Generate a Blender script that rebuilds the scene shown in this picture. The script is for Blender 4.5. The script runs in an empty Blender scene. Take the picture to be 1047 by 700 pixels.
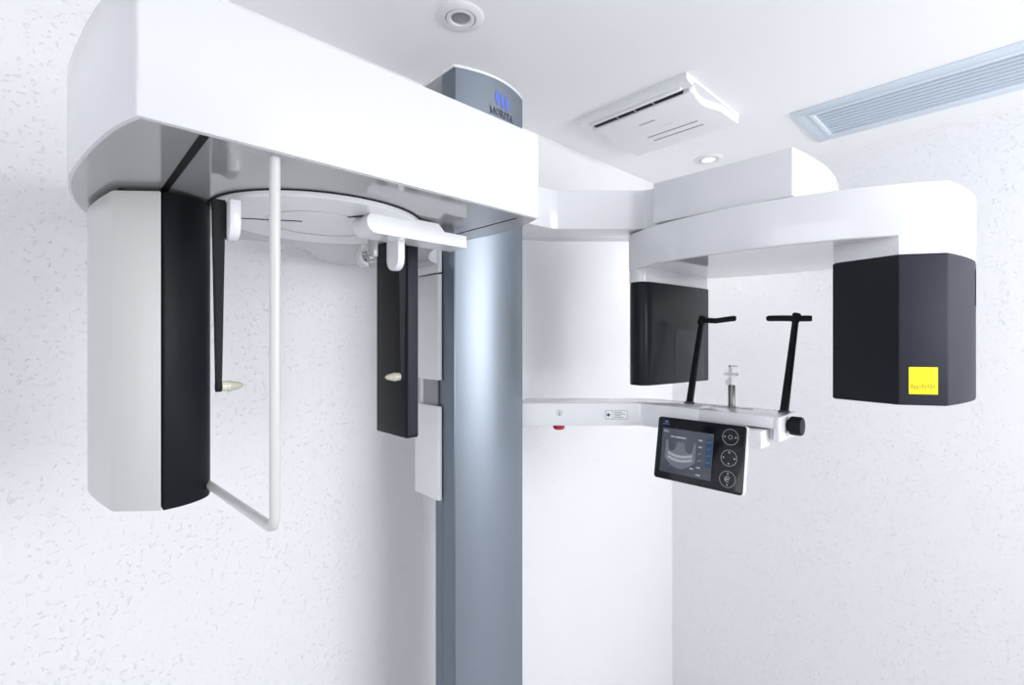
import bpy, bmesh, math, random
from mathutils import Vector, Matrix
random.seed(7)
# plan units: lengths below are drawn at 1/S of real size, with the floor at -ZF; to_world() gives metres above the floor
S, ZF = 0.76, 0.80
def to_world(p): return Vector((S*p[0], S*p[1], S*(p[2]+ZF)))
scene = bpy.context.scene
col = scene.collection

# ------------------------------------------------------------------ camera
cam_d = bpy.data.cameras.new('camera'); cam = bpy.data.objects.new('camera', cam_d); col.objects.link(cam)
cam_d.sensor_width = 36.0; cam_d.lens = 36.0*495.0/1047.0
cam_d.clip_start = 0.02
cam.location = to_world((1.60, 0.0, 1.55)); cam.rotation_euler = (math.radians(90), 0, math.radians(46.5))
scene.camera = cam

# ------------------------------------------------------------------ world, lights, exposure
scene.view_settings.view_transform = 'Standard'
scene.view_settings.look = 'None'
scene.view_settings.gamma = 1.0
scene.view_settings.use_curve_mapping = False
scene.view_settings.exposure = 0.0
world = bpy.data.worlds.new('world'); scene.world = world; world.use_nodes = True
world.node_tree.nodes['Background'].inputs[0].default_value = (0.86, 0.92, 1.0, 1)
world.node_tree.nodes['Background'].inputs[1].default_value = 1.0

def area_light(name, loc, rot, sx, sy, power, color):
    l = bpy.data.lights.new(name, 'AREA'); l.shape = 'RECTANGLE'; l.size = sx*S; l.size_y = sy*S
    l.energy = power; l.color = color
    o = bpy.data.objects.new(name, l); o.location = to_world(loc); o.rotation_euler = rot; col.objects.link(o)
    return o
# key light at an added, unseen window opposite the column (added_window_1)
area_light('added_window_light', (3.92, 1.80, 1.75), (0, math.radians(90), 0), 1.35, 2.0, 45, (0.97, 0.98, 1.0))
# fill light at an added, unseen window behind the photographer (added_window_2)
area_light('added_window_light', (1.9, -1.36, 1.5), (math.radians(90), 0, 0), 1.8, 1.4, 7.5, (0.97, 0.97, 1.0))

# ------------------------------------------------------------------ materials
def mat(name, color, rough=0.5, metal=0.0, coat=0.0, emis=None, estr=0.0, spec=0.5, trans=0.0, noise=0.0, nscale=40, bump=0.0, ior=1.5):
    m = bpy.data.materials.new(name); m.use_nodes = True
    nt = m.node_tree; b = nt.nodes['Principled BSDF']
    b.inputs['Base Color'].default_value = (*color, 1); b.inputs['Roughness'].default_value = rough
    b.inputs['Metallic'].default_value = metal; b.inputs['Coat Weight'].default_value = coat
    b.inputs['Coat Roughness'].default_value = 0.06
    b.inputs['Specular IOR Level'].default_value = spec; b.inputs['Transmission Weight'].default_value = trans
    b.inputs['IOR'].default_value = ior
    if emis: b.inputs['Emission Color'].default_value = (*emis, 1); b.inputs['Emission Strength'].default_value = estr
    if noise or bump:
        tc = nt.nodes.new('ShaderNodeTexCoord'); n = nt.nodes.new('ShaderNodeTexNoise'); n.inputs['Scale'].default_value = nscale
        n.inputs['Detail'].default_value = 4
        nt.links.new(tc.outputs['Object'], n.inputs['Vector'])
        if noise:
            mx = nt.nodes.new('ShaderNodeMix'); mx.data_type = 'RGBA'
            mx.inputs[6].default_value = (*[c*(1-noise) for c in color], 1); mx.inputs[7].default_value = (*[min(1, c*(1+noise)) for c in color], 1)
            nt.links.new(n.outputs['Fac'], mx.inputs[0]); nt.links.new(mx.outputs[2], b.inputs['Base Color'])
        if bump:
            bp = nt.nodes.new('ShaderNodeBump'); bp.inputs['Strength'].default_value = bump; bp.inputs['Distance'].default_value = 0.002
            nt.links.new(n.outputs['Fac'], bp.inputs['Height']); nt.links.new(bp.outputs[0], b.inputs['Normal'])
    return m

def stucco(name, color):
    """white wall covering with fine grain and sparse raised flecks"""
    m = bpy.data.materials.new(name); m.use_nodes = True; nt = m.node_tree; b = nt.nodes['Principled BSDF']
    b.inputs['Base Color'].default_value = (*color, 1); b.inputs['Roughness'].default_value = 0.62
    b.inputs['Specular IOR Level'].default_value = 0.35
    N, L = nt.nodes.new, nt.links.new
    tc = N('ShaderNodeTexCoord')
    fine = N('ShaderNodeTexNoise'); fine.inputs['Scale'].default_value = 170; fine.inputs['Detail'].default_value = 4
    mid = N('ShaderNodeTexNoise'); mid.inputs['Scale'].default_value = 105; mid.inputs['Detail'].default_value = 3; mid.inputs['Distortion'].default_value = 0.45
    msk = N('ShaderNodeTexNoise'); msk.inputs['Scale'].default_value = 7.0; msk.inputs['Detail'].default_value = 2
    for n in (fine, mid, msk): L(tc.outputs['Object'], n.inputs['Vector'])
    r1 = N('ShaderNodeMapRange'); r1.inputs['From Min'].default_value = 0.60; r1.inputs['From Max'].default_value = 0.69
    L(mid.outputs['Fac'], r1.inputs['Value'])
    r2 = N('ShaderNodeMapRange'); r2.inputs['From Min'].default_value = 0.24; r2.inputs['From Max'].default_value = 0.56
    L(msk.outputs['Fac'], r2.inputs['Value'])
    mul = N('ShaderNodeMath'); mul.operation = 'MULTIPLY'; L(r1.outputs[0], mul.inputs[0]); L(r2.outputs[0], mul.inputs[1])
    add = N('ShaderNodeMath'); add.operation = 'MULTIPLY_ADD'; L(fine.outputs['Fac'], add.inputs[0]); add.inputs[1].default_value = 0.28
    L(mul.outputs[0], add.inputs[2])
    bp = N('ShaderNodeBump'); bp.inputs['Strength'].default_value = 0.62; bp.inputs['Distance'].default_value = 0.0026
    L(add.outputs[0], bp.inputs['Height']); L(bp.outputs[0], b.inputs['Normal'])
    return m

def brushed(name, color, rough, scale=(1, 1, 400), metal=0.9, contrast=0.03):
    m = bpy.data.materials.new(name); m.use_nodes = True; nt = m.node_tree; b = nt.nodes['Principled BSDF']
    b.inputs['Metallic'].default_value = metal; b.inputs['Roughness'].default_value = rough
    N, L = nt.nodes.new, nt.links.new
    tc = N('ShaderNodeTexCoord'); mp = N('ShaderNodeMapping'); mp.inputs['Scale'].default_value = scale
    n = N('ShaderNodeTexNoise'); n.inputs['Scale'].default_value = 3; n.inputs['Detail'].default_value = 3
    L(tc.outputs['Object'], mp.inputs['Vector']); L(mp.outputs[0], n.inputs['Vector'])
    mx = N('ShaderNodeMix'); mx.data_type = 'RGBA'
    mx.inputs[6].default_value = (*[c*(1-contrast) for c in color], 1); mx.inputs[7].default_value = (*[min(1, c*(1+contrast)) for c in color], 1)
    L(n.outputs['Fac'], mx.inputs[0]); L(mx.outputs[2], b.inputs['Base Color'])
    return m

M = {}
M['wall'] = stucco('wall_covering', (0.84, 0.842, 0.86))
M['ceiling'] = mat('ceiling_paint', (0.94, 0.942, 0.955), 0.8, noise=0.01, nscale=120, bump=0.05)
M['floor'] = mat('floor_vinyl', (0.66, 0.66, 0.67), 0.5, noise=0.05, nscale=14)
M['white'] = mat('white_gloss_plastic', (0.80, 0.805, 0.825), 0.22, coat=0.5, noise=0.006, nscale=30)
M['ceph_white'] = mat('white_lacquer', (0.67, 0.675, 0.70), 0.25, coat=0.4, noise=0.006, nscale=30)
M['cream'] = mat('white_satin_plastic', (0.84, 0.842, 0.86), 0.35, noise=0.006, nscale=30)
M['warm_white'] = mat('offwhite_plastic', (0.60, 0.597, 0.59), 0.32, noise=0.01, nscale=30)
M['under'] = mat('shade_grey_gloss_plastic', (0.37, 0.37, 0.382), 0.11, coat=0.3, noise=0.01, nscale=30)  # shade under the white housing is put into this grey
M['black'] = mat('charcoal_plastic', (0.008, 0.0085, 0.012), 0.45, spec=0.16, noise=0.06, nscale=60)
M['charcoal'] = mat('charcoal_gloss_plastic', (0.014, 0.0145, 0.019), 0.30, spec=0.2, noise=0.06, nscale=60)
M['grey_black'] = mat('slate_plastic', (0.030, 0.031, 0.043), 0.50, spec=0.12, noise=0.05, nscale=60)
M['reflection_slate'] = mat('painted_reflection_slate', (0.050, 0.052, 0.062), 0.35, spec=0.2, noise=0.04)  # lighter tone for the reflection painted on the sensor head
M['gap'] = mat('dark_gap', (0.010, 0.010, 0.012), 0.6, noise=0.05, spec=0.2)
M['alu'] = brushed('brushed_aluminium', (0.275, 0.312, 0.36), 0.45)
M['alu_side'] = brushed('anodised_side_rail', (0.16, 0.19, 0.23), 0.38, metal=0.75)
M['rail_dark'] = mat('dark_rail', (0.05, 0.055, 0.065), 0.4, noise=0.05)
M['blue'] = mat('logo_blue', (0.12, 0.19, 0.66), 0.4, noise=0.02)
M['ink'] = mat('print_ink', (0.06, 0.065, 0.09), 0.5, noise=0.02)
M['ink_grey'] = mat('print_ink_grey', (0.32, 0.33, 0.36), 0.5, noise=0.02)
M['vent'] = mat('blue_grey_painted_metal', (0.70, 0.78, 0.86), 0.45, metal=0.1, noise=0.01)
M['vent_light'] = mat('pale_painted_metal', (0.74, 0.81, 0.88), 0.4, noise=0.01)
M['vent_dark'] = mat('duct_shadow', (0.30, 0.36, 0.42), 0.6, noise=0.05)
M['lamp_white'] = mat('lamp_ring', (0.82, 0.82, 0.83), 0.35, noise=0.01)
M['lens_off'] = mat('lamp_lens', (0.35, 0.35, 0.36), 0.15, metal=0.6, noise=0.2, nscale=200)
M['lens_on'] = mat('lit_lens', (1, 1, 1), 0.4, emis=(1.0, 0.98, 0.95), estr=6.0)
M['yellow'] = mat('yellow_sticker', (0.92, 0.80, 0.0), 0.45, noise=0.01)
M['yellow_ink'] = mat('sticker_print', (0.55, 0.42, 0.01), 0.5, noise=0.05)
M['ear'] = mat('clear_beige_plastic', (0.86, 0.83, 0.70), 0.12, trans=0.55, noise=0.02)
M['clear'] = mat('clear_acrylic', (0.96, 0.97, 0.98), 0.05, trans=0.85)
M['bite'] = mat('frosted_clear_plastic', (0.93, 0.935, 0.94), 0.3, trans=0.3)
M['chrome'] = brushed('satin_steel', (0.22, 0.215, 0.21), 0.3, metal=0.9)
M['red'] = mat('red_button_plastic', (0.42, 0.006, 0.03), 0.2, coat=0.5)
M['bezel'] = mat('black_glass', (0.006, 0.007, 0.010), 0.10, noise=0.02)
M['ring'] = mat('touch_ring_print', (0.30, 0.31, 0.33), 0.4, noise=0.02)
M['glass'] = mat('window_glass', (1, 1, 1), 0.0, trans=1.0, ior=1.02)
M['frame'] = mat('window_frame_paint', (0.8, 0.8, 0.8), 0.4, noise=0.01)

def screen_mat():
    m = bpy.data.materials.new('lcd_screen'); m.use_nodes = True; nt = m.node_tree; b = nt.nodes['Principled BSDF']
    b.inputs['Base Color'].default_value = (0.02, 0.022, 0.03, 1); b.inputs['Roughness'].default_value = 0.15
    N, L = nt.nodes.new, nt.links.new
    tc = N('ShaderNodeTexCoord'); n = N('ShaderNodeTexNoise'); n.inputs['Scale'].default_value = 9; n.inputs['Detail'].default_value = 3
    L(tc.outputs['Object'], n.inputs['Vector'])
    cr = N('ShaderNodeValToRGB'); cr.color_ramp.elements[0].color = (0.030, 0.040, 0.065, 1); cr.color_ramp.elements[1].color = (0.17, 0.19, 0.25, 1)
    cr.color_ramp.elements[0].position = 0.3; cr.color_ramp.elements[1].position = 0.75
    L(n.outputs['Fac'], cr.inputs[0]); L(cr.outputs[0], b.inputs['Emission Color']); b.inputs['Emission Strength'].default_value = 0.5
    return m
M['screen'] = screen_mat()
def glow(name, c, s): return mat(name, (0.02, 0.02, 0.02), 0.3, emis=c, estr=s)
M['px_white'] = glow('screen_white', (0.60, 0.63, 0.70), 0.6)
M['px_grey'] = glow('screen_grey', (0.17, 0.19, 0.24), 0.7)
M['px_dark'] = glow('screen_dark', (0.05, 0.06, 0.09), 0.8)
M['px_blue'] = glow('screen_blue', (0.015, 0.05, 0.12), 0.7)
M['px_cyan'] = glow('screen_cyan', (0.04, 0.16, 0.40), 0.7)
M['px_logo'] = glow('screen_logo', (0.10, 0.13, 0.35), 0.8)

# ------------------------------------------------------------------ helpers
ROOT = {}
def base_of(o):
    while o.parent: o = o.parent
    return ROOT.get(o.name, Vector((0, 0, 0)))
def thing(name, label, cat, loc, group=None):
    o = bpy.data.objects.new(name, None); col.objects.link(o); o.location = to_world(loc); o.empty_display_size = 0.1
    o['label'] = label; o['category'] = cat
    if group: o['group'] = group
    ROOT[o.name] = to_world(loc)
    return o
def obj(name, bm, m, parent=None, label=None, sharp=35, kind=None):
    """bm is in world coordinates; links ONE mesh object"""
    bmesh.ops.recalc_face_normals(bm, faces=bm.faces)
    for v in bm.verts: v.co = to_world(v.co)
    if parent: bmesh.ops.translate(bm, verts=bm.verts, vec=-base_of(parent))
    me = bpy.data.meshes.new(name); bm.to_mesh(me); bm.free()
    me.polygons.foreach_set('use_smooth', [True]*len(me.polygons))
    me.set_sharp_from_angle(angle=math.radians(sharp))
    me.materials.append(m)
    o = bpy.data.objects.new(name, me); col.objects.link(o)
    if parent: o.parent = parent
    if label: o['label'] = label
    if kind: o['kind'] = kind
    return o
def bevel(bm, off, seg=2, ang=40):
    if not off: return
    ed = [e for e in bm.edges if len(e.link_faces) == 2 and e.calc_face_angle(0) > math.radians(ang)]
    bmesh.ops.bevel(bm, geom=ed, offset=off, segments=seg, profile=0.5, affect='EDGES', clamp_overlap=True)
def prism(pts, z0, z1, bev=0.0, seg=2, bm=None):
    bm2 = bmesh.new()
    lo = [bm2.verts.new((x, y, z0)) for x, y in pts]; hi = [bm2.verts.new((x, y, z1)) for x, y in pts]
    n = len(pts)
    bm2.faces.new(lo[::-1]); bm2.faces.new(hi)
    for i in range(n): bm2.faces.new((lo[i], lo[(i+1) % n], hi[(i+1) % n], hi[i]))
    bmesh.ops.recalc_face_normals(bm2, faces=bm2.faces)
    bevel(bm2, bev, seg)
    return merge(bm, bm2)
def merge(bm, bm2):
    if bm is None: return bm2
    me = bpy.data.meshes.new('t'); bm2.to_mesh(me); bm2.free(); bm.from_mesh(me); bpy.data.meshes.remove(me)
    return bm
def box(x0, x1, y0, y1, z0, z1, bev=0.0, seg=2, bm=None):
    return prism([(x0, y0), (x1, y0), (x1, y1), (x0, y1)], z0, z1, bev, seg, bm)
def frame_from(axis):
    a = Vector(axis).normalized(); h = Vector((0, 0, 1)) if abs(a.z) < 0.9 else Vector((1, 0, 0))
    u = h.cross(a).normalized(); return a, u, a.cross(u).normalized()
def lathe(prof, origin, axis, seg=32, bm=None):
    """prof: list of (radius, distance along axis)"""
    b2 = bmesh.new(); a, u, v = frame_from(axis); o = Vector(origin); rings = []
    for r, t in prof:
        if r < 1e-6: rings.append([b2.verts.new(o + a*t)])
        else: rings.append([b2.verts.new(o + a*t + (u*math.cos(k*2*math.pi/seg) + v*math.sin(k*2*math.pi/seg))*r) for k in range(seg)])
    for A, B in zip(rings, rings[1:]):
        for k in range(seg):
            k2 = (k+1) % seg
            f = [A[k % len(A)], A[k2 % len(A)], B[k2 % len(B)], B[k % len(B)]]
            g = []
            for q in f:
                if q not in g: g.append(q)
            if len(g) > 2: b2.faces.new(g)
    if len(rings[0]) > 1: b2.faces.new(rings[0][::-1])
    if len(rings[-1]) > 1: b2.faces.new(rings[-1])
    return merge(bm, b2)
def tube(path, r, seg=14, bm=None):
    b2 = bmesh.new(); P = [Vector(p) for p in path]; rings = []; u = None
    for i, p in enumerate(P):
        d = (P[min(i+1, len(P)-1)] - P[max(i-1, 0)]).normalized()
        if u is None: _, u, _v = frame_from(d)
        u = (u - d*u.dot(d)).normalized(); v = d.cross(u)
        rr = r[i] if isinstance(r, (list, tuple)) else r
        rings.append([b2.verts.new(p + (u*math.cos(k*2*math.pi/seg)+v*math.sin(k*2*math.pi/seg))*rr) for k in range(seg)])
    for A, B in zip(rings, rings[1:]):
        for k in range(seg): b2.faces.new((A[k], A[(k+1) % seg], B[(k+1) % seg], B[k]))
    b2.faces.new(rings[0][::-1]); b2.faces.new(rings[-1])
    return merge(bm, b2)
def fillet(path, rad, n=8):
    P = [Vector(p) for p in path]; out = [P[0]]
    for a, b, c in zip(P, P[1:], P[2:]):
        p0 = b + (a-b).normalized()*rad; p1 = b + (c-b).normalized()*rad
        for k in range(n+1):
            t = k/n; out.append(p0*(1-t)**2 + b*2*t*(1-t) + p1*t*t)
    return out + [P[-1]]
def spline(pts, n=8, closed=False):
    out = []; P = [Vector((*p, 0)) if len(p) == 2 else Vector(p) for p in pts]; N = len(P)
    for i in range(N if closed else N-1):
        if closed: p0, p1, p2, p3 = P[i-1], P[i], P[(i+1) % N], P[(i+2) % N]
        else: p0, p1, p2, p3 = P[max(i-1, 0)], P[i], P[i+1], P[min(i+2, N-1)]
        for k in range(n):
            t = k/n
            q = 0.5*((2*p1)+(p2-p0)*t+(2*p0-5*p1+4*p2-p3)*t*t+(3*p1-p0-3*p2+p3)*t**3)
            out.append((q.x, q.y))
    if not closed: out.append((P[-1].x, P[-1].y))
    return out
def placed(pts2, thick, O, U, V, W, bev=0.0, seg=2, bm=None):
    """polygon in a local (u,v) plane at O, extruded by thick along W"""
    b2 = prism(pts2, 0, thick, bev, seg)
    O, U, V, W = Vector(O), Vector(U), Vector(V), Vector(W)
    for vt in b2.verts: c = vt.co.copy(); vt.co = O + U*c.x + V*c.y + W*c.z
    return merge(bm, b2)
def rrect(w, h, r, n=6, cx=0, cy=0):
    out = []
    for sx, sy, a0 in ((1, 1, 0), (-1, 1, 90), (-1, -1, 180), (1, -1, 270)):
        for k in range(n+1):
            a = math.radians(a0+90*k/n); out.append((cx+sx*(w/2-r)+r*math.cos(a), cy+sy*(h/2-r)+r*math.sin(a)))
    return out
def ellipse(rx, ry, cx=0, cy=0, rot=0, n=24):
    c, s = math.cos(rot), math.sin(rot)
    return [(cx+rx*math.cos(t)*c-ry*math.sin(t)*s, cy+rx*math.cos(t)*s+ry*math.sin(t)*c) for t in [2*math.pi*k/n for k in range(n)]]
def ring_flat(ro, ri, thick, O, U, V, W, seg=32, a0=0, a1=2*math.pi, bm=None):
    b2 = bmesh.new(); O, U, V, W = Vector(O), Vector(U), Vector(V), Vector(W); rows = []
    full = abs(a1-a0-2*math.pi) < 1e-4
    for k in range(seg if full else seg+1):
        t = a0+(a1-a0)*k/seg; d = U*math.cos(t)+V*math.sin(t)
        rows.append([b2.verts.new(O+d*ri), b2.verts.new(O+d*ro), b2.verts.new(O+d*ro+W*thick), b2.verts.new(O+d*ri+W*thick)])
    m = len(rows)
    for k in range(m if full else m-1):
        A, B = rows[k], rows[(k+1) % m]
        for q in range(4): b2.faces.new((A[q], A[(q+1) % 4], B[(q+1) % 4], B[q]))
    if not full: b2.faces.new(rows[0]); b2.faces.new(rows[-1][::-1])
    return merge(bm, b2)
def struct(name, bm, m, parent=None, label=None):
    o = obj(name, bm, m, parent)
    if not parent:
        o['kind'] = 'structure'
        if label: o['label'] = label
    return o
def copy_tree(o, delta, label=None):
    r = o.copy(); col.objects.link(r); r.location = o.location + Vector(delta)
    if label: r['label'] = label
    for ch in [c for c in bpy.data.objects if c.parent == o]:
        c = ch.copy(); col.objects.link(c); c.parent = r
        for g in [x for x in bpy.data.objects if x.parent == ch]:
            d = g.copy(); col.objects.link(d); d.parent = c
    return r

# ------------------------------------------------------------------ the room
XR, YB, YF, ZC, Z0 = 4.0, 2.987, -1.45, 2.55, -ZF
struct('floor', box(-0.1, XR+0.1, YF-0.1, YB+0.1, Z0-0.1, Z0), M['floor'], label='pale vinyl floor of the x-ray room')
struct('ceiling', box(-0.1, XR+0.1, YF-0.1, YB+0.1, ZC, ZC+0.1), M['ceiling'], label='smooth white ceiling above the x-ray machine')
struct('wall_left', box(-0.1, 0.0, YF-0.1, YB+0.1, Z0, ZC), M['wall'], label='white textured wall behind the aluminium column')
struct('wall_back', box(0.0, XR, YB, YB+0.1, Z0, ZC), M['wall'], label='white textured wall behind the panoramic scanner')
W1 = (0.75, 2.85, 1.03, 2.48)      # added_window_1: added opening for the key light, as y0, y1, z0, z1
bm = box(XR, XR+0.1, YF-0.1, W1[0], Z0, ZC); box(XR, XR+0.1, W1[1], YB+0.1, Z0, ZC, bm=bm)
box(XR, XR+0.1, W1[0], W1[1], Z0, W1[2], bm=bm); box(XR, XR+0.1, W1[0], W1[1], W1[3], ZC, bm=bm)
struct('wall_right', bm, M['wall'], label='white textured wall with an added window opening opposite the column')
W2 = (0.95, 2.85, 0.75, 2.25)  # added opening for the fill light
bm = box(0.0, W2[0], YF-0.1, YF, Z0, ZC); box(W2[1], XR, YF-0.1, YF, Z0, ZC, bm=bm)
box(W2[0], W2[1], YF-0.1, YF, Z0, W2[2], bm=bm); box(W2[0], W2[1], YF-0.1, YF, W2[3], ZC, bm=bm)
struct('wall_front', bm, M['wall'], label='white textured wall behind the photographer')
def window(name, along, a0, a1, z0, z1, fixed, lab):  # frames and panes of the two added, unseen windows
    w = bpy.data.objects.new(name, None); col.objects.link(w); w['kind'] = 'structure'; w['label'] = lab
    f = 0.05
    def bx(p0, p1, q0, q1, d0=0.02, d1=0.08):
        return box(fixed+d0, fixed+d1, p0, p1, q0, q1, 0.004) if along == 'Y' else box(p0, p1, fixed-d1, fixed-d0, q0, q1, 0.004)
    mid = (a0+a1)/2
    for p in ((a0, a1, z0, z0+f), (a0, a1, z1-f, z1), (a0, a0+f, z0+f, z1-f), (a1-f, a1, z0+f, z1-f), (mid-f/2, mid+f/2, z0+f, z1-f)):
        obj('window_frame', bx(*p), M['frame'], w)
    for p in ((a0+f, mid-f/2), (mid+f/2, a1-f)): obj('pane', bx(p[0], p[1], z0+f, z1-f, 0.045, 0.053), M['glass'], w)
window('added_window_1', 'Y', *W1, XR, 'added, unseen two-pane window for the key light opposite the column')
window('added_window_2', 'X', *W2, YF, 'added, unseen two-pane window for the fill light behind the photographer')

# ------------------------------------------------------------------ ceiling fittings
# ceiling air conditioner
A = thing('ceiling_air_conditioner', 'white square ceiling air conditioner panel with one dark louvre slot', 'air conditioner', (0.488, 1.94, ZC))
x0, x1, y0, y1 = 0.232, 0.745, 1.700, 2.185
side = [(y0, ZC), (y0, 2.532), (y0+0.012, 2.522), (y0+0.055, 2.519), (y0+0.058, 2.535), (y0+0.10, 2.540), (y1, 2.540), (y1, ZC)]
b2 = bmesh.new(); L_ = [b2.verts.new((x0, y, z)) for y, z in side]; R_ = [b2.verts.new((x1, y, z)) for y, z in side]
b2.faces.new(L_); b2.faces.new(R_[::-1])
for i in range(len(side)): j = (i+1) % len(side); b2.faces.new((L_[i], L_[j], R_[j], R_[i]))
bevel(b2, 0.003)
obj('housing', b2, M['cream'], A)
obj('outlet', box(x0+0.05, x1-0.05, y0+0.045, y0+0.085, 2.516, 2.534), M['gap'], A, 'dark air outlet slot')
obj('louver', box(x0+0.04, x1-0.04, y0+0.031, y0+0.046, 2.512, 2.530, 0.003), M['cream'], A)
for k in range(3):
    xx = x0+0.17+k*0.085
    obj('louver_fin', box(xx, xx+0.004, y0+0.048, y0+0.084, 2.514, 2.520), M['ink_grey'], A)
# front panel with bowed right side
pts = [(x0+0.035, y0+0.075), (x1-0.025, y0+0.075)] + spline([(x1-0.012, y0+0.085), (x1-0.028, y0+0.16), (x1-0.028, y0+0.23), (x1-0.004, y0+0.31)], 6) + [(x1, y1), (x0, y1), (x0+0.002, y0+0.31)] + spline([(x0+0.02, y0+0.24), (x0+0.03, y0+0.16), (x0+0.022, y0+0.085)], 6)
P_ = obj('front_panel', prism(pts, 2.508, 2.541, 0.006, 3), M['cream'], A)
for yy, xa, xb in ((2.022, 0.393, 0.635), (2.073, 0.397, 0.637)):
    obj('groove', box(xa, xb, yy-0.004, yy+0.004, 2.5068, 2.512), M['ink_grey'], P_, 'thin dark groove')
obj('nameplate', box(0.436, 0.511, 1.878, 1.884, 2.5066, 2.510), M['ink_grey'], P_)
obj('indicator', box(0.50, 0.555, 1.957, 1.962, 2.5066, 2.510), M['lamp_white'], P_)

# linear ceiling vent grille
V_ = thing('ceiling_vent', 'long blue-grey metal ceiling vent grille near the far wall', 'vent', (1.55, 2.545, ZC))
vx0, vx1, vy0, vy1 = 0.903, 2.25, 2.333, 2.760
bm = bmesh.new()
def ringbox(x0, x1, y0, y1, w, z0, z1, bv=0.0015):
    b = box(x0, x1, y0, y0+w, z0, z1, bv); box(x0, x1, y1-w, y1, z0, z1, bv, bm=b)
    box(x0, x0+w, y0+w, y1-w, z0, z1, bv, bm=b); box(x1-w, x1, y0+w, y1-w, z0, z1, bv, bm=b)
    return b
bm.free()
obj('outer_frame', ringbox(vx0, vx1, vy0, vy1, 0.055, ZC-0.008, ZC), M['vent'], V_)
obj('inner_frame', ringbox(vx0+0.055, vx1-0.055, vy0+0.055, vy1-0.055, 0.018, ZC-0.013, ZC), M['vent_light'], V_)
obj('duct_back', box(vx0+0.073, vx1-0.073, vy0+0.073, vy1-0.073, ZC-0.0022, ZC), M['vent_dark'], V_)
ns = 8; span = (vy1-vy0-0.146)
for k in range(ns):
    yc = vy0+0.073+span*(k+0.5)/ns
    s = span/ns
    b2 = bmesh.new(); prof = [(yc-s*0.40, ZC-0.0022), (yc-s*0.36, ZC-0.012), (yc+s*0.16, ZC-0.006), (yc+s*0.22, ZC-0.0022)]
    A_ = [b2.verts.new((vx0+0.073, y, z)) for y, z in prof]; B_ = [b2.verts.new((vx1-0.073, y, z)) for y, z in prof]
    b2.faces.new(A_); b2.faces.new(B_[::-1])
    for i in range(4): j = (i+1) % 4; b2.faces.new((A_[i], A_[j], B_[j], B_[i]))
    obj('slat', b2, M['vent'], V_)

# recessed downlights
def downlight(loc, label, lens, R=0.072):
    t = thing('recessed_downlight', label, 'light', loc, 'round downlights recessed in the ceiling')
    x, y, z = loc
    obj('trim_ring', lathe([(R*0.62, 0.0), (R*0.62, -0.002), (R*0.66, -0.008), (R*0.92, -0.006), (R, -0.001), (R, 0)][::-1], loc, (0, 0, 1), 48), M['lamp_white'], t)
    obj('inner_ring', lathe([(R*0.40, 0), (R*0.40, -0.004), (R*0.45, -0.0085), (R*0.60, -0.0085), (R*0.615, 0)], loc, (0, 0, 1), 40), M['lamp_white'], t)
    obj('lens', lathe([(R*0.39, 0), (R*0.39, -0.005), (R*0.30, -0.0062), (0, -0.0066)], loc, (0, 0, 1), 36), lens, t)
    return t
t = downlight((0.413, 0.909, ZC), 'unlit round downlight with grey lens above the aluminium column', M['lens_off'])
t = downlight((0.425, 2.590, ZC), 'lit round downlight glowing above the panoramic scanner', M['lens_on'])
l = bpy.data.lights.new('downlight_bulb', 'SPOT'); l.energy = 5; l.spot_size = math.radians(110); l.spot_blend = 0.7; l.shadow_soft_size = 0.03; l.color = (1, 0.97, 0.93)
lo = bpy.data.objects.new('downlight_bulb', l); lo.location = to_world((0.425, 2.590, ZC-0.03)); col.objects.link(lo)

# ------------------------------------------------------------------ column
CO = thing('support_column', 'tall brushed aluminium column with a blue logo near the top', 'column', (0.36, 1.035, Z0))
CY0, CY1, CTOP = 0.888, 1.180, 2.390
def colx(y):
    t = (y-(CY0+CY1)/2)/((CY1-CY0)/2); return 0.408 + 0.036*(1-t*t)
ys = [CY0+0.004+(CY1-CY0-0.008)*k/24 for k in range(25)]
front = [(colx(y), y) for y in ys]
obj('front_panel', prism(front + [(0.372, CY1-0.004), (0.372, CY0+0.004)], Z0, CTOP), M['alu'], CO, 'curved brushed aluminium front')
obj('side_rail', box(0.346, 0.409, CY0, CY0+0.012, Z0, CTOP, 0.001), M['alu_side'], CO)
obj('side_rail', box(0.346, 0.409, CY1-0.012, CY1, Z0, CTOP, 0.001), M['alu_side'], CO)
obj('column_body', box(0.29, 0.372, CY0+0.014, CY1-0.014, Z0, CTOP-0.05), M['rail_dark'], CO)
obj('guide_strip', box(0.30, 0.335, CY0+0.008, CY0+0.014, Z0, CTOP-0.06), M['alu_side'], CO)
cap = [(colx(y)+0.002, y) for y in [CY0-0.002+(CY1-CY0+0.004)*k/24 for k in range(25)]] + [(0.19, CY1+0.002), (0.19, CY0-0.002)]
obj('top_cap', prism(cap, CTOP, CTOP+0.009, 0.002), M['white'], CO, 'white top cap')
obj('wall_bracket', box(0.0, 0.29, 0.98, 1.09, 2.10, 2.30, 0.004), M['rail_dark'], CO)
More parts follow.
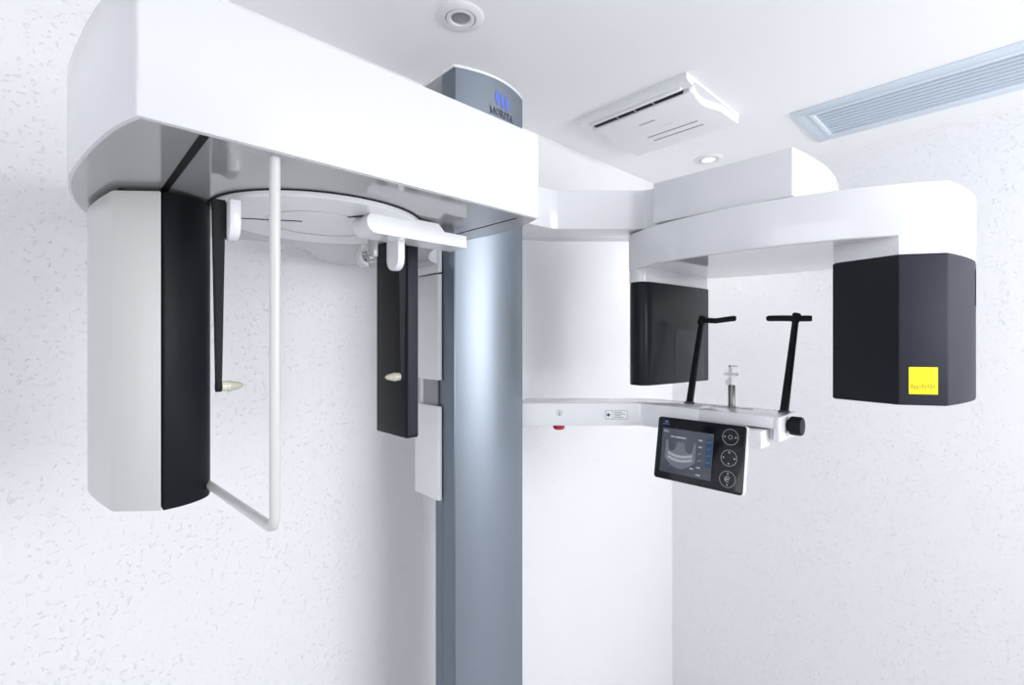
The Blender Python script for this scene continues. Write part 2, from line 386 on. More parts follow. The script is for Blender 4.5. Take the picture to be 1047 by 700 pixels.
# emblem: three slanted blue leaves, on the curved front
def on_column(bm2, off):
    for v in bm2.verts:
        y, z, h = v.co.x, v.co.y, v.co.z
        v.co = (colx(y)+0.0003+h, y, z)
    return bm2
for cy, cz in ((1.032, 2.333), (1.0545, 2.329), (1.077, 2.327)):
    b2 = prism(ellipse(0.0086, 0.0235, cy, cz, math.radians(4)), 0, 0.0008)
    obj('logo_leaf', on_column(b2, 0), M['blue'], CO, 'blue leaf of the emblem')
def text_mesh(s, size, bold=0.0):
    cu = bpy.data.curves.new('text', 'FONT'); cu.body = s; cu.size = size; cu.align_x = 'CENTER'; cu.align_y = 'CENTER'; cu.offset = bold
    cu.extrude = 0.0004; cu.resolution_u = 3
    o = bpy.data.objects.new('text', cu); col.objects.link(o); dg = bpy.context.evaluated_depsgraph_get()
    me = bpy.data.meshes.new_from_object(o.evaluated_get(dg)); b = bmesh.new(); b.from_mesh(me)
    bpy.data.objects.remove(o); bpy.data.curves.remove(cu); bpy.data.meshes.remove(me)
    return b
def serif_letters(text, h, gap):
    """roman capitals with thick and thin strokes and serifs, centred on the origin"""
    G = {'M': (1.05, [('s', 0.16, 0, 0.16, 1, 0.07), ('s', 0.90, 0, 0.90, 1, 0.17), ('s', 0.18, 1, 0.53, 0.05, 0.17), ('s', 0.53, 0.05, 0.88, 1, 0.07), ('f', 0.16, 0), ('f', 0.90, 0), ('f', 0.12, 1), ('f', 0.94, 1)]),
         'O': (0.90, [('o', 0.45, 0.5)]),
         'R': (0.84, [('s', 0.20, 0, 0.20, 1, 0.17), ('r', 0.26, 0.74), ('s', 0.36, 0.48, 0.78, 0, 0.17), ('f', 0.20, 0), ('f', 0.14, 1), ('f', 0.80, 0)]),
         'I': (0.42, [('s', 0.21, 0, 0.21, 1, 0.17), ('f', 0.21, 0), ('f', 0.21, 1)]),
         'T': (0.80, [('s', 0.40, 0, 0.40, 1, 0.17), ('b', 0.05, 0.75, 0.965), ('f', 0.40, 0), ('s', 0.06, 0.76, 0.06, 1, 0.06), ('s', 0.74, 0.76, 0.74, 1, 0.06)]),
         'A': (0.92, [('s', 0.44, 1, 0.10, 0, 0.07), ('s', 0.44, 1, 0.80, 0, 0.17), ('b', 0.22, 0.68, 0.34), ('f', 0.10, 0), ('f', 0.80, 0)])}
    tot = sum(G[c][0] for c in text)+gap*(len(text)-1); x = -tot/2; bm = None; th = 0.0008
    for c in text:
        w, st = G[c]
        for q in st:
            if q[0] == 's': _, xa, ya, xb, yb, t = q; pts = [(xa-t/2, ya), (xa+t/2, ya), (xb+t/2, yb), (xb-t/2, yb)]
            elif q[0] == 'f': pts = [(q[1]-0.15, q[2]-0.025), (q[1]+0.15, q[2]-0.025), (q[1]+0.15, q[2]+0.025), (q[1]-0.15, q[2]+0.025)]
            elif q[0] == 'b': pts = [(q[1], q[3]-0.035), (q[2], q[3]-0.035), (q[2], q[3]+0.035), (q[1], q[3]+0.035)]
            if q[0] in 'or':
                n = 24; a0, a1 = (0, 2*math.pi) if q[0] == 'o' else (-math.pi/2, math.pi/2)
                Rx, Ry, rx, ry = (0.40, 0.52, 0.25, 0.46) if q[0] == 'o' else (0.42, 0.26, 0.26, 0.20)
                for k in range(n):
                    t0, t1 = a0+(a1-a0)*k/n, a0+(a1-a0)*(k+1)/n
                    pp = [(q[1]+A*math.cos(t), q[2]+B*math.sin(t)) for A, B, t in ((rx, ry, t0), (Rx, Ry, t0), (Rx, Ry, t1), (rx, ry, t1))]
                    bm = prism([((x+u)*h, (v-0.5)*h) for u, v in pp], 0, th, bm=bm)
            else: bm = prism([((x+u)*h, (v-0.5)*h) for u, v in pts], 0, th, bm=bm)
        x += w+gap
    return bm
b2 = serif_letters('MORITA', 0.0215, 0.04)
for v in b2.verts: v.co = Vector((v.co.x*0.98+1.054, v.co.y+2.287, v.co.z+0.0004))
obj('logo_lettering', on_column(b2, 0), M['ink'], CO, 'dark company lettering')

# ------------------------------------------------------------------ lifting carriage and upper arm
UA = thing('scanner_support_arm', 'white angled upper arm reaching from the column to above the panoramic scanner', 'support arm', (0.60, 1.50, 1.95))
obj('carriage_plate', box(0.20, 0.275, 0.90, 1.176, 1.05, 2.10, 0.004), M['cream'], CO)
for z0, z1 in ((1.055, 1.349), (1.432, 1.764), (1.770, 1.975)):
    c = [(0.205, 0.877), (0.335, 0.874)] + [(0.335+0.012*math.sin(a), 0.886-0.012*math.cos(a)) for a in (0.3, 0.6, 0.9, 1.2, 1.5)] + [(0.346, 0.887), (0.29, 0.8945), (0.205, 0.8945)]
    b = prism(c, z0, z1, 0.0015)
    obj('side_cover', b, M['cream'], CO, 'white side cover of the carriage')
obj('cable_recess', box(0.235, 0.318, 0.890, 0.899, 1.349, 1.432), M['ink_grey'], CO, 'grey recess between the side covers')
obj('side_cover', box(0.22, 0.345, 1.181, 1.205, 1.90, 2.10, 0.003), M['cream'], CO)
arm = spline([(0.426, 1.184), (0.432, 1.25), (0.434, 1.295), (0.445, 1.323)], 5) + spline([(0.47, 1.350), (0.55, 1.4345), (0.635, 1.524)], 5) + spline([(0.652, 1.5415), (0.668, 1.552), (0.70, 1.556), (0.76, 1.556)], 5) + [(0.80, 1.90), (0.69, 1.88), (0.496, 1.697), (0.27, 1.459), (0.205, 1.34), (0.205, 1.184)]
obj('arm_beam', prism(arm, 1.960, 2.100, 0.003), M['white'], UA)
boxp = [(0.723, 1.506), (1.155, 1.506)] + spline([(1.156, 1.507), (1.172, 1.62), (1.180, 1.76), (1.172, 1.90), (1.150, 2.04)], 6) + [(0.80, 2.05), (0.723, 2.0)]
obj('arm_head', prism(boxp, 1.962, 2.099, 0.003), M['white'], UA)
obj('pivot', lathe([(0.12, 1.9522), (0.12, 1.964)], (0.985, 1.785, 0), (0, 0, 1), 40), M['gap'], UA, 'dark pivot gap under the arm')

# ------------------------------------------------------------------ rotating panoramic arm
RA = thing('panoramic_rotating_arm', 'white c-shaped rotating arm with two charcoal heads hanging below the support arm', 'x-ray scanner', (1.02, 1.785, 1.39))
fr = spline([(0.592, 1.560), (0.723, 1.505), (0.85, 1.478), (1.00, 1.466), (1.116, 1.472), (1.266, 1.503), (1.385, 1.552), (1.472, 1.607)], 8)
rt = spline([(1.474, 1.609), (1.497, 1.70), (1.512, 1.82), (1.507, 1.90), (1.478, 1.965)], 6)
bk = spline([(1.476, 1.967), (1.385, 2.02), (1.266, 2.065), (1.116, 2.09), (0.94, 2.085), (0.723, 2.03), (0.594, 1.975)], 8)
lf = spline([(0.592, 1.973), (0.555, 1.93), (0.535, 1.785), (0.555, 1.625), (0.590, 1.562)], 6)
obj('arm_beam', prism(fr+rt+bk+lf, 1.821, 1.952, 0.003), M['white'], RA, 'bowed white arm')
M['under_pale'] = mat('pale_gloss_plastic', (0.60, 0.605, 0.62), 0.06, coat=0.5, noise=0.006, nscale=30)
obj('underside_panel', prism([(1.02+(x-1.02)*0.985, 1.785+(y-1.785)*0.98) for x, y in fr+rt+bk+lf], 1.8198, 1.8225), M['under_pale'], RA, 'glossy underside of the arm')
tubep = [(1.234, 1.594), (1.385, 1.552), (1.472, 1.607)] + spline([(1.474, 1.610), (1.497, 1.71), (1.511, 1.82), (1.507, 1.90), (1.478, 1.965)], 6) + [(1.385, 2.01), (1.234, 1.975)]
obj('arm_end', prism(tubep, 1.7725, 1.823, 0.0015), M['white'], RA)
hx = lambda p, k: [(1.36+(x-1.36)*k, 1.785+(y-1.785)*k) for x, y in p]
T_ = obj('tube_head', prism(tubep, 1.392, 1.7715, 0.004, 2), M['grey_black'], RA, 'charcoal x-ray tube head')
inner = [(1.2332, 1.5925), (1.384, 1.5505), (1.3845, 1.553), (1.2345, 1.595)]
obj('inner_panel', prism(inner, 1.395, 1.7695), M['charcoal'], T_, 'darker inner panel')
obj('panel_seam', prism([(1.384, 1.5502), (1.3862, 1.5510), (1.3862, 1.5530), (1.384, 1.5530)], 1.396, 1.7695), M['gap'], T_)
# side hatch on the outer face
U = Vector((-0.05, 1, 0)).normalized(); Wn = Vector((1, 0.05, 0)).normalized()
hb = placed(rrect(0.085, 0.100, 0.006), 0.003, (1.5085, 1.872, 1.70), U, (0, 0, 1), Wn, 0.001)
HB = obj('side_hatch', hb, M['charcoal'], T_)
# yellow sticker on the front facet
bv = Vector((1.385, 1.552, 0)); cv = Vector((1.472, 1.607, 0)); dU = (cv-bv).normalized(); nW = Vector((dU.y, -dU.x, 0))
def facet(t, z, off=0.0): p = bv+(cv-bv)*t+nW*off; return Vector((p.x, p.y, z))
ST = obj('warning_sticker', placed(rrect(0.062, 0.068, 0.001, 2), 0.0008, facet(0.51, 1.4545, 0.0002), dU, (0, 0, 1), nW), M['yellow'], RA, 'yellow warning sticker with small print')
rows = [(0.027, 8, 0.0018), (0.020, 10, 0.0015), (0.014, 9, 0.0015), (0.008, 10, 0.0015), (0.002, 9, 0.0015)]
b2 = None
for zz, nn, hh in rows:
    for k in range(nn):
        w = 0.046/nn*random.uniform(0.45, 0.9); cx = -0.023+0.046*(k+0.5)/nn
        b2 = placed([(cx-w/2, zz-hh/2), (cx+w/2, zz-hh/2), (cx+w/2, zz+hh/2), (cx-w/2, zz+hh/2)], 0.0003, facet(0.51, 1.4545, 0.001), dU, (0, 0, 1), nW, bm=b2)
M['yellow_faint'] = mat('sticker_faint_print', (0.80, 0.66, 0.0), 0.5, noise=0.02)
obj('small_print', b2, M['yellow_faint'], ST)
b2 = None
for k in range(9):
    hh = random.uniform(0.006, 0.013); w = random.uniform(0.0018, 0.0045); cx = -0.024+k*0.0058; zz = -0.016+random.uniform(-0.002, 0.003)
    b2 = placed([(cx-w/2, zz-hh/2), (cx+w/2, zz-hh/2), (cx+w/2, zz+hh/2), (cx-w/2, zz+hh/2)], 0.0003, facet(0.51, 1.4545, 0.001), dU, (0, 0, 1), nW, bm=b2)
obj('code_print', b2, M['yellow_ink'], ST)
# sensor head
senp = spline([(0.540, 1.70), (0.556, 1.628), (0.590, 1.570), (0.628, 1.558), (0.652, 1.568), (0.665, 1.60), (0.672, 1.66)], 5) + [(0.700, 1.985), (0.60, 1.985), (0.556, 1.94)]
legp = spline([(0.540, 1.70), (0.556, 1.625), (0.592, 1.5615), (0.628, 1.5495), (0.652, 1.562), (0.663, 1.595), (0.669, 1.66)], 6) + [(0.697, 1.980), (0.60, 1.980), (0.556, 1.93)]
obj('arm_end', prism(legp, 1.7725, 1.823, 0.0015), M['white'], RA)
S_ = obj('sensor_head', prism(senp, 1.392, 1.7715, 0.003, 2), M['charcoal'], RA, 'charcoal sensor head')
obj('reflection_patch', placed(rrect(0.21, 0.205, 0.02), 0.0015, (0.6872+0.0002, 1.845, 1.497), Vector((0.0859, 0.9963, 0)), (0, 0, 1), Vector((0.9963, -0.0859, 0)), 0.0006), M['reflection_slate'], S_)  # lighter patch paints a reflection onto the dark head

# ------------------------------------------------------------------ chin rest table and lower arm
TB = thing('patient_positioning_table', 'white chin rest table on a lower arm with black temple posts', 'chin rest', (0.80, 1.62, 1.25))
rail = [(0.333, 1.2346), (0.625, 1.5425)] + spline([(0.632, 1.550), (0.645, 1.557), (0.665, 1.560)], 4) + [(0.86, 1.560), (0.86, 1.735), (0.60, 1.735), (0.545, 1.70), (0.25, 1.39), (0.25, 1.206), (0.333, 1.206)]
obj('lower_arm', prism(rail, 1.246, 1.328, 0.004), M['white'], TB)
obj('table_slab', box(0.858, 1.090, 1.560, 1.735, 1.292, 1.328, 0.003), M['white'], TB)
obj('table_core', box(0.858, 1.078, 1.590, 1.725, 1.252, 1.293, 0.003), M['cream'], TB)
obj('end_cap', box(1.088, 1.106, 1.560, 1.738, 1.254, 1.3285, 0.004), M['white'], TB)
obj('top_slot', box(0.745, 0.985, 1.6815, 1.6875, 1.3282, 1.3288), M['gap'], TB, 'dark slot line in the table top')
kx = 1.106
obj('adjusting_knob', lathe([(0.018, 0), (0.018, 0.006), (0.027, 0.008), (0.0285, 0.012), (0.0285, 0.036), (0.026, 0.040), (0, 0.041)], (kx, 1.635, 1.297), (1, 0, 0), 36), M['black'], TB, 'black round adjusting knob')
def post(x, top, padpts, lab):
    # slightly flattened tapering bar leaning away
    p0 = Vector((x, 1.69, 1.328)); p1 = Vector((x+0.002, top[0], top[1])); b = bmesh.new(); rings = []
    for k in range(7):
        t = k/6; c = p0.lerp(p1, t); w = 0.0120-0.003*t; d = 0.0085
        rings.append([b.verts.new(c+Vector((sx*w, sy*d, 0))) for sx, sy in ((-1, -0.55), (-0.6, -1), (0.6, -1), (1, -0.55), (1, 0.55), (0.6, 1), (-0.6, 1), (-1, 0.55))])
    for A_, B_ in zip(rings, rings[1:]):
        for q in range(8): b.faces.new((A_[q], A_[(q+1) % 8], B_[(q+1) % 8], B_[q]))
    b.faces.new(rings[0][::-1]); b.faces.new(rings[-1])
    o = obj('temple_post', b, M['black'], TB, lab)
    obj('post_foot', box(x-0.015, x+0.015, 1.680, 1.700, 1.328, 1.334, 0.001), M['rail_dark'], o)
    obj('joint', lathe([(0.010, -0.016), (0.013, -0.013), (0.013, 0.013), (0.010, 0.016)], (p1.x, p1.y, p1.z), (0.2, 0.2, 1), 16), M['gap'], o)
    obj('temple_pad', tube(padpts(p1), [0.0085, 0.0100]+[0.0100]*(len(padpts(p1))-4)+[0.0100, 0.0075], 12), M['gap'], o)
post(0.762, (1.785, 1.634), lambda p: [p+Vector(v) for v in ((0.003, 0, 0), (0.012, 0, 0), (0.035, 0.0, -0.002), (0.055, -0.002, -0.004), (0.080, 0.010, 0.0), (0.112, 0.022, 0.004), (0.118, 0.024, 0.004))], 'black leaning post with temple pad')
post(1.078, (1.800, 1.632), lambda p: [p+Vector(v) for v in ((0.046, 0.006, -0.003), (0.038, 0.004, -0.003), (0.0, -0.002, -0.002), (-0.035, -0.006, 0.0), (-0.082, -0.008, 0.001), (-0.088, -0.008, 0.001))], 'black leaning post with temple pad')
BB = obj('bite_post', lathe([(0.013, 1.328), (0.013, 1.333), (0.0115, 1.334), (0.0115, 1.402), (0.0105, 1.404)], (0.914, 1.69, 0), (0, 0, 1), 24), M['chrome'], TB, 'steel bite block post')
b = box(0.905, 0.912, 1.684, 1.696, 1.403, 1.472, 0.001); box(0.890, 0.934, 1.683, 1.697, 1.437, 1.446, 0.001, bm=b); box(0.897, 0.9055, 1.684, 1.696, 1.403, 1.422, 0.001, bm=b)
box(0.905, 0.931, 1.684, 1.696, 1.466, 1.472, 0.001, bm=b)
obj('bite_block', b, M['bite'], BB, 'clear plastic bite block')
# front of the diagonal arm: emergency button, power mark, rating label
dA = Vector((0.688, 0.7254, 0)).normalized(); nA = Vector((dA.y, -dA.x, 0))
def onrail(s, z, off=0.0):   # s metres along the front of the diagonal arm from its column end
    p = Vector((0.333, 1.2346, 0))+dA*s+nA*off; return Vector((p.x, p.y, z))
p = onrail(0.150, 1.247, -0.022)
obj('emergency_button', lathe([(0.021, 0.0), (0.022, -0.010), (0.019, -0.016), (0.010, -0.019), (0, -0.0195)], p, (0, 0, 1), 28), M['red'], TB, 'red emergency stop button')
b = ring_flat(0.0105, 0.0088, 0.0005, onrail(0.150, 1.293, 0.0003), dA, (0, 0, 1), nA)
PW = obj('power_mark', b, M['ink_grey'], TB)
b = placed(rrect(0.0035, 0.012, 0.001), 0.0005, onrail(0.150, 1.291, 0.0004), dA, (0, 0, 1), nA)
obj('power_stroke', b, M['ink'], PW)
def rail_rect(s0, s1, z0, z1, th=0.0005, off=0.0003, bm=None):
    w, h = s1-s0, z1-z0; return placed(rrect(w, h, min(w, h)*0.12, 2), th, onrail((s0+s1)/2, (z0+z1)/2, off), dA, (0, 0, 1), nA, bm=bm)
s0, s1, z0, z1 = 0.318, 0.398, 1.270, 1.302
LB = obj('rating_label', rail_rect(s0, s1, z0, z1), M['cream'], TB, 'small printed rating label')
b = rail_rect(s0, s1, z0, z0+0.0018, 0.0003, 0.001); rail_rect(s0, s1, z1-0.0018, z1, 0.0003, 0.001, b); rail_rect(s0, s0+0.0018, z0, z1, 0.0003, 0.001, b); rail_rect(s1-0.0018, s1, z0, z1, 0.0003, 0.001, b)
rail_rect(s0+0.024, s0+0.0255, z0, z1, 0.0003, 0.001, b)
obj('label_border', b, M['ink_grey'], LB)
b = placed(ellipse(0.006, 0.006), 0.0004, onrail(s0+0.011, (z0+z1)/2, 0.001), dA, (0, 0, 1), nA)
obj('label_dot', b, M['ink'], LB)
b = None
for k, (a, c) in enumerate(((0.030, 0.060), (0.030, 0.072), (0.034, 0.055), (0.030, 0.066))):
    zz = z1-0.007-k*0.006; b = rail_rect(s0+a, s0+c, zz-0.0014, zz+0.0014, 0.0003, 0.001, b)
obj('label_print', b, M['ink_grey'], LB)

# ------------------------------------------------------------------ touch display
DP = thing('touch_display', 'black touch control display showing a dental x-ray below the chin rest table', 'display', (0.89, 1.50, 1.10))
O = Vector((0.8895, 1.4880, 1.1985)); dx = Vector((1, 0, 0)); dz = Vector((0, 0.035, 0.197)).normalized(); dn = dx.cross(dz).normalized()   # dn points to -Y
if dn.y > 0: dn = -dn
DW, DH = 0.289, 0.203
def dsp(u, v, off=0.0): return O+dx*u+dz*v+dn*off
def drect(u0, u1, v0, v1, th, off, r=0.0, bm=None, bev=0):
    w, h = u1-u0, v1-v0; pts = rrect(w, h, r, 5) if r else [(-w/2, -h/2), (w/2, -h/2), (w/2, h/2), (-w/2, h/2)]
    return placed(pts, th, dsp((u0+u1)/2, (v0+v1)/2, off), dx, dz, dn, bev, bm=bm)
obj('back_shell', drect(-DW/2, DW/2+0.002, -DH/2, DH/2, 0.020, -0.022, 0.010, bev=0.003), M['white'], DP)
obj('front_glass', drect(-DW/2, DW/2, -DH/2, DH/2, 0.004, -0.003, 0.010, bev=0.001), M['bezel'], DP, 'black glass front')
SC = obj('screen', drect(-0.125, 0.048, -0.078, 0.066, 0.0006, 0.0010), M['screen'], DP, 'lit screen with a panoramic jaw x-ray')
# x-ray picture: jaw band, dark airway humps, two rows of teeth
jo = -0.058
def jaw(u): return -0.020-0.030*math.cos((u-jo)/0.058*1.25)
outer = [(u, jaw(u)-0.010+0.012*abs((u-jo)/0.052)**2) for u in [jo-0.052+0.104*k/24 for k in range(25)]]
half = spline([(0.052, 0.022), (0.046, 0.030), (0.042, 0.012), (0.038, -0.004), (0.028, -0.006), (0.018, 0.000), (0.013, 0.020), (0.006, 0.025), (0.0, 0.020)], 4)
inner_ = [(jo+u, v) for u, v in half] + [(jo-u, v) for u, v in half[-2::-1]]
def dpoly(pts, th, off, bm=None): return placed(pts, th, dsp(0, 0, off), dx, dz, dn, bm=bm)
obj('jaw_picture', dpoly(outer+inner_, 0.0003, 0.0017), M['px_grey'], SC)
b = None
for row, zz in ((0, -0.0145), (1, -0.0275)):
    for k in range(13):
        u = jo-0.039+0.078*k/12; v = zz-0.0115*(math.cos((u-jo)/0.039*1.2)-0.4)
        b = dpoly(ellipse(0.0030, 0.0050, u, v, 0, 10), 0.0003, 0.0022, b)
obj('teeth_picture', b, M['px_white'], SC)
b = None
for u0, u1, v in ((-0.121, -0.108, 0.058), (-0.121, -0.101, 0.054)): b = drect(u0, u1, v-0.001, v+0.001, 0.0003, 0.0017, bm=b)
for u0, u1, v in ((-0.094, -0.082, 0.040), (-0.079, -0.041, 0.040)): b = drect(u0, u1, v-0.0022, v+0.0022, 0.0003, 0.0017, bm=b)
obj('screen_heading', b, M['px_white'], SC)
obj('menu_column', drect(0.026, 0.046, -0.040, 0.050, 0.0003, 0.0016), M['px_blue'], SC)
for k in range(4):
    v = 0.040-k*0.021
    b = drect(0.0015+0.001*(k % 2), 0.0135, v-0.0022, v+0.0022, 0.0003, 0.0017)
    obj('menu_text', b, M['px_white'] if k < 2 else M['px_grey'], SC)
    b = dpoly([(0.029, v-0.006), (0.043, v-0.002), (0.043, v+0.002), (0.034, v-0.001), (0.029, v+0.003)], 0.0003, 0.0021)
    obj('menu_icon', b, M['px_cyan'], SC)
for u0, u1, v in ((-0.092, -0.087, -0.054), (-0.066, -0.058, -0.056), (-0.022, -0.010, -0.052), (0.0, 0.012, -0.045), (0.0, 0.014, -0.068)):
    obj('menu_text', drect(u0, u1, v-0.002, v+0.002, 0.0003, 0.0017), M['px_white'] if u0 > -0.03 else M['px_grey'], SC)
for k in (-1, 0, 1):
    obj('display_emblem', dpoly(ellipse(0.0019, 0.0042, -0.114+k*0.0042, 0.0870, 0.08, 14), 0.0004, 0.0010), M['px_logo'], DP)
b2 = text_mesh('MORITA', 0.0062, 0.0001)
for v in b2.verts: v.co = dsp(-0.114+v.co.x, 0.0785+v.co.y, 0.0014+v.co.z)
obj('display_lettering', b2, M['px_logo'], DP)
for k, v in enumerate((0.064, 0.001, -0.062)):
    u = 0.0985
    rg = obj('touch_ring', ring_flat(0.0245, 0.0228, 0.0004, dsp(u, v, 0.0010), dx, dz, dn, 40), M['ring'], DP, 'circular touch key')
    for q in range(4):
        if k == 0 and q in (1, 3): continue
        if k == 2 and q in (0, 2): continue
        a = q*math.pi/2; cu, cv_ = u+0.0165*math.cos(a), v+0.0165*math.sin(a)
        tri = [(cu+0.0035*math.cos(a+t), cv_+0.0035*math.sin(a+t)) for t in (0, 2.1, 4.2)]
        obj('arrow_mark', dpoly(tri, 0.0004, 0.0011), M['px_white'], rg)
    if k == 2:
        obj('key_symbol', ring_flat(0.0095, 0.0065, 0.0004, dsp(u, v, 0.0010), dx, dz, dn, 20, 0.5, 5.2), M['ring'], rg)
        obj('key_symbol', drect(u-0.006, u+0.005, v-0.003, v+0.003, 0.0004, 0.0011), M['ring'], rg)
    elif k == 0:
        obj('key_symbol', ring_flat(0.0065, 0.0050, 0.0004, dsp(u, v, 0.0010), dx, dz, dn, 20), M['ink_grey'], rg)
obj('mount_bracket', prism([(1.006, 1.512), (1.072, 1.512), (1.072, 1.589), (1.006, 1.589)], 1.236, 1.288, 0.003), M['white'], DP)

# ------------------------------------------------------------------ cephalometric unit
ZU = 1.792
CE = thing('cephalometric_unit', 'large white overhanging head unit with ear rods and white sensor block', 'x-ray unit', (0.60, 0.38, 1.29))
frontp = [(0.950, 0.066), (0.950, 0.688)]
right = spline([(0.948, 0.690), (0.885, 0.711), (0.79, 0.720), (0.70, 0.713), (0.55, 0.722), (0.42, 0.79), (0.350, 0.868)], 6)
back = [(0.19, 0.868)] + spline([(0.178, 0.70), (0.179, 0.600), (0.235, 0.535), (0.304, 0.487), (0.346, 0.437), (0.345, 0.35), (0.330, 0.286), (0.315, 0.20), (0.315, 0.10)], 6)
left = spline([(0.33, 0.060), (0.383, 0.044), (0.50, 0.023), (0.626, 0.016), (0.767, 0.028), (0.882, 0.046), (0.946, 0.064)], 6)
HS = obj('housing', prism(frontp+right+back+left, ZU, 1.955, 0.003), M['ceph_white'], CE, 'glossy white overhanging housing')
def inset(p, k):
    cx, cy = 0.60, 0.40; return [(cx+(x-cx)*k, cy+(y-cy)*k) for x, y in p]
obj('underside_panel', prism(inset(frontp+right+back+left, 0.988), ZU-0.0012, ZU+0.002), M['under'], HS, 'glossy underside with its shade painted in as grey')
obj('underside_slot', box(0.36, 0.944, 0.1235, 0.1330, ZU-0.0018, ZU+0.002), M['gap'], HS, 'black slot across the underside')
obj('underside_seam', box(0.55, 0.925, 0.6500, 0.6535, ZU-0.0017, ZU+0.002), M['gap'], HS)
# rotating disc
DC = (0.655, 0.385); DR = 0.190
obj('disc_gap', lathe([(DR+0.004, ZU-0.003), (DR+0.004, ZU+0.001)], (*DC, 0), (0, 0, 1), 64), M['gap'], CE)
DS = obj('rotating_disc', lathe([(0, ZU-0.011), (DR-0.004, ZU-0.011), (DR, ZU-0.008), (DR, ZU-0.003)], (*DC, 0), (0, 0, 1), 72), M['white'], CE, 'round rotating disc under the housing')
zd = ZU-0.0112
def dslit(x0, y0, x1, y1, w=0.0018):
    a = Vector((x0, y0, 0)); c = Vector((x1, y1, 0)); d = (c-a).normalized(); n = Vector((-d.y, d.x, 0))*w
    q = [a+n, a-n, c-n, c+n]; return prism([(v.x, v.y) for v in q], zd-0.0006, zd+0.001)
obj('disc_slit', dslit(0.60, 0.255, 0.655, 0.345), M['gap'], DS); obj('disc_slit', dslit(0.745, 0.395, 0.775, 0.412, 0.0035), M['gap'], DS)
obj('disc_slit', dslit(0.66, 0.45, 0.665, 0.49), M['gap'], DS)
obj('disc_slit', ring_flat(0.1012, 0.1, 0.001, (*DC, zd-0.0006), (1, 0, 0), (0, 1, 0), (0, 0, 1), 40), M['warm_white'], DS)
# ear rod holders
EX = 0.745
hold = rrect(0.225, 0.042, 0.018, 8)
# holder beam running along the wall direction: rounded near end, stepped thinner far end
prof = []
for k in range(9):
    a = math.radians(90+180*k/8); prof.append((0.424+0.0195*math.cos(a), 1.7665+0.0195*math.sin(a)))
prof += [(0.628, 1.747), (0.628, 1.772), (0.572, 1.772), (0.558, 1.786)]
b2 = bmesh.new(); L_ = [b2.verts.new((0.742, y, z)) for y, z in prof]; R_ = [b2.verts.new((0.800, y, z)) for y, z in prof]
b2.faces.new(L_); b2.faces.new(R_[::-1])
for i in range(len(prof)): j = (i+1) % len(prof); b2.faces.new((L_[i], L_[j], R_[j], R_[i]))
bevel(b2, 0.003, 2, 35)
obj('ear_rod_holder', b2, M['white'], CE, 'white sliding ear rod holder')
def tab(y, name, zt):
    pts = [(-0.023, 0.0), (0.023, 0.0)] + [(0.023*math.cos(math.radians(-t)), -0.038+0.023*math.sin(math.radians(-t))) for t in range(0, 181, 20)]
    b = placed(pts, 0.016, (EX+0.002, y-0.008, zt), (1, 0, 0), (0, 0, 1), (0, 1, 0), 0.003)
    return obj(name, b, M['white'], CE)
tab(0.492, 'holder_tab', 1.752); tab(0.204, 'holder_tab', 1.770)
def ear(y, dirn, ztop, lab):
    zt, zb = ztop, 1.482; b = bmesh.new(); rings = []
    for k in range(9):
        t = k/8; w = 0.0060; d = 0.0085-0.0050*t; z = zt+(zb-zt)*t
        rings.append([b.verts.new((EX+sx*w, y+sy*d, z)) for sx, sy in ((-1, -1), (1, -1), (1, 1), (-1, 1))])
    for A_, B_ in zip(rings, rings[1:]):
        for q in range(4): b.faces.new((A_[q], A_[(q+1) % 4], B_[(q+1) % 4], B_[q]))
    b.faces.new(rings[0][::-1]); b.faces.new(rings[-1])
    bevel(b, 0.001, 1, 60)
    lathe([(0.0085, -0.0036), (0.0085, 0.0036)], (EX, y, zb), (0, 1, 0), 20, bm=b)
    o = obj('ear_rod', b, M['gap'], CE, lab)
    obj('ear_tip', lathe([(0.0080, 0.003), (0.0080, 0.012), (0.0088, 0.013), (0.0088, 0.016), (0.0076, 0.018), (0.0062, 0.026), (0.0038, 0.032), (0.0012, 0.0345), (0, 0.035)], (EX, y, zb), (0, dirn, 0), 20), M['ear'], o, 'clear bullet-shaped ear tip')
ear(0.186, 1, 1.770, 'thin black ear rod'); ear(0.505, -1, 1.750, 'thin black ear rod')
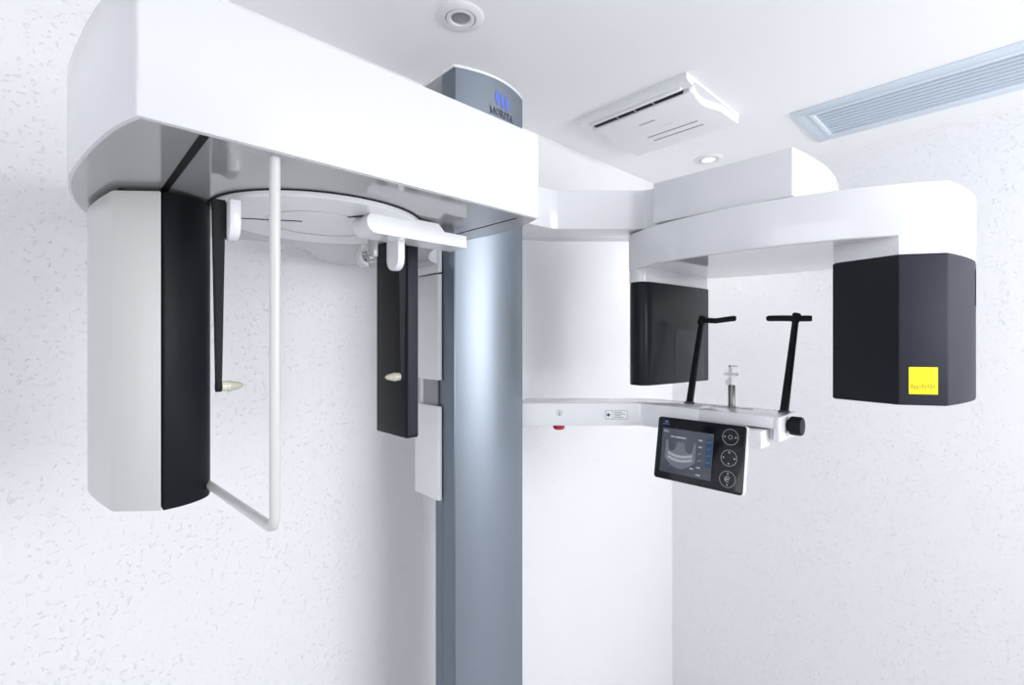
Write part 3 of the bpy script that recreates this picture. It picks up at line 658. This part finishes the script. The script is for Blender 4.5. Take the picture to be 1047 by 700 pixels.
# nasal support, clear plastic
M['milky'] = mat('milky_clear_plastic', (0.90, 0.91, 0.92), 0.12, trans=0.45)
b = box(0.612, 0.640, 0.500, 0.512, 1.735, 1.783, 0.003)
NS = obj('nasal_support', b, M['milky'], CE, 'clear plastic nose support')
cup = [(0.020*math.cos(math.radians(t)), 0.026*math.sin(math.radians(t))) for t in range(100, 281, 15)] + [(0.011*math.cos(math.radians(t)), 0.017*math.sin(math.radians(t))) for t in range(280, 99, -15)]
obj('nose_cup', placed(cup, 0.030, (0.612, 0.492, 1.738), (0.2, 0.98, 0), (0, 0, 1), (0.98, -0.2, 0), 0.002), M['milky'], NS)
obj('nose_clip', lathe([(0.012, 0), (0.014, 0.006), (0.010, 0.012), (0.013, 0.020), (0.006, 0.026)], (0.612, 0.498, 1.744), (0.5, 0.2, -1), 8), M['clear'], NS)
# charcoal collimator slab
sl = [(0.534, 0.562), (0.668, 0.562), (0.668, 0.592), (0.534, 0.592)]
b = box(0.532, 0.668, 0.564, 0.596, 1.338, 1.786, 0.004, 3)
SL = obj('collimator_slab', b, M['black'], CE, 'charcoal hanging collimator slab')
obj('lit_slab_edge', box(0.6682, 0.6698, 0.567, 0.593, 1.345, 1.784, 0.0006), M['grey_black'], SL)  # lighter strip paints the light falling on this side of the slab
obj('slab_neck', box(0.56, 0.64, 0.570, 0.590, 1.785, 1.7925), M['gap'], SL)
# sensor block: white outer shell and charcoal inner half
whitep = spline([(0.405, 0.066), (0.43, 0.050), (0.475, 0.0445), (0.55, 0.051), (0.632, 0.0645)], 5) + [(0.640, 0.067), (0.6865, 0.1215), (0.405, 0.1215)]
obj('sensor_block', prism(whitep, 1.290, 1.784, 0.0025), M['warm_white'], CE, 'tall off-white sensor block')
blackp = [(0.6872, 0.1235)] + spline([(0.6865, 0.128), (0.682, 0.152), (0.669, 0.176), (0.651, 0.192), (0.628, 0.199)], 5) + [(0.48, 0.200), (0.405, 0.16), (0.405, 0.1235)]
obj('sensor_face', prism(blackp, 1.290, 1.784, 0.0025), M['black'], CE, 'charcoal inner half of the sensor block')
obj('block_neck', box(0.46, 0.63, 0.075, 0.185, 1.783, 1.7925), M['gap'], CE)
# white handle rod
path = fillet([(0.930, 0.210, ZU+0.001), (0.930, 0.210, 1.306), (0.600, 0.190, 1.309)], 0.022, 8)
obj('handle_rod', tube(path, 0.0066, 18), M['warm_white'], CE, 'white bent handle rod')
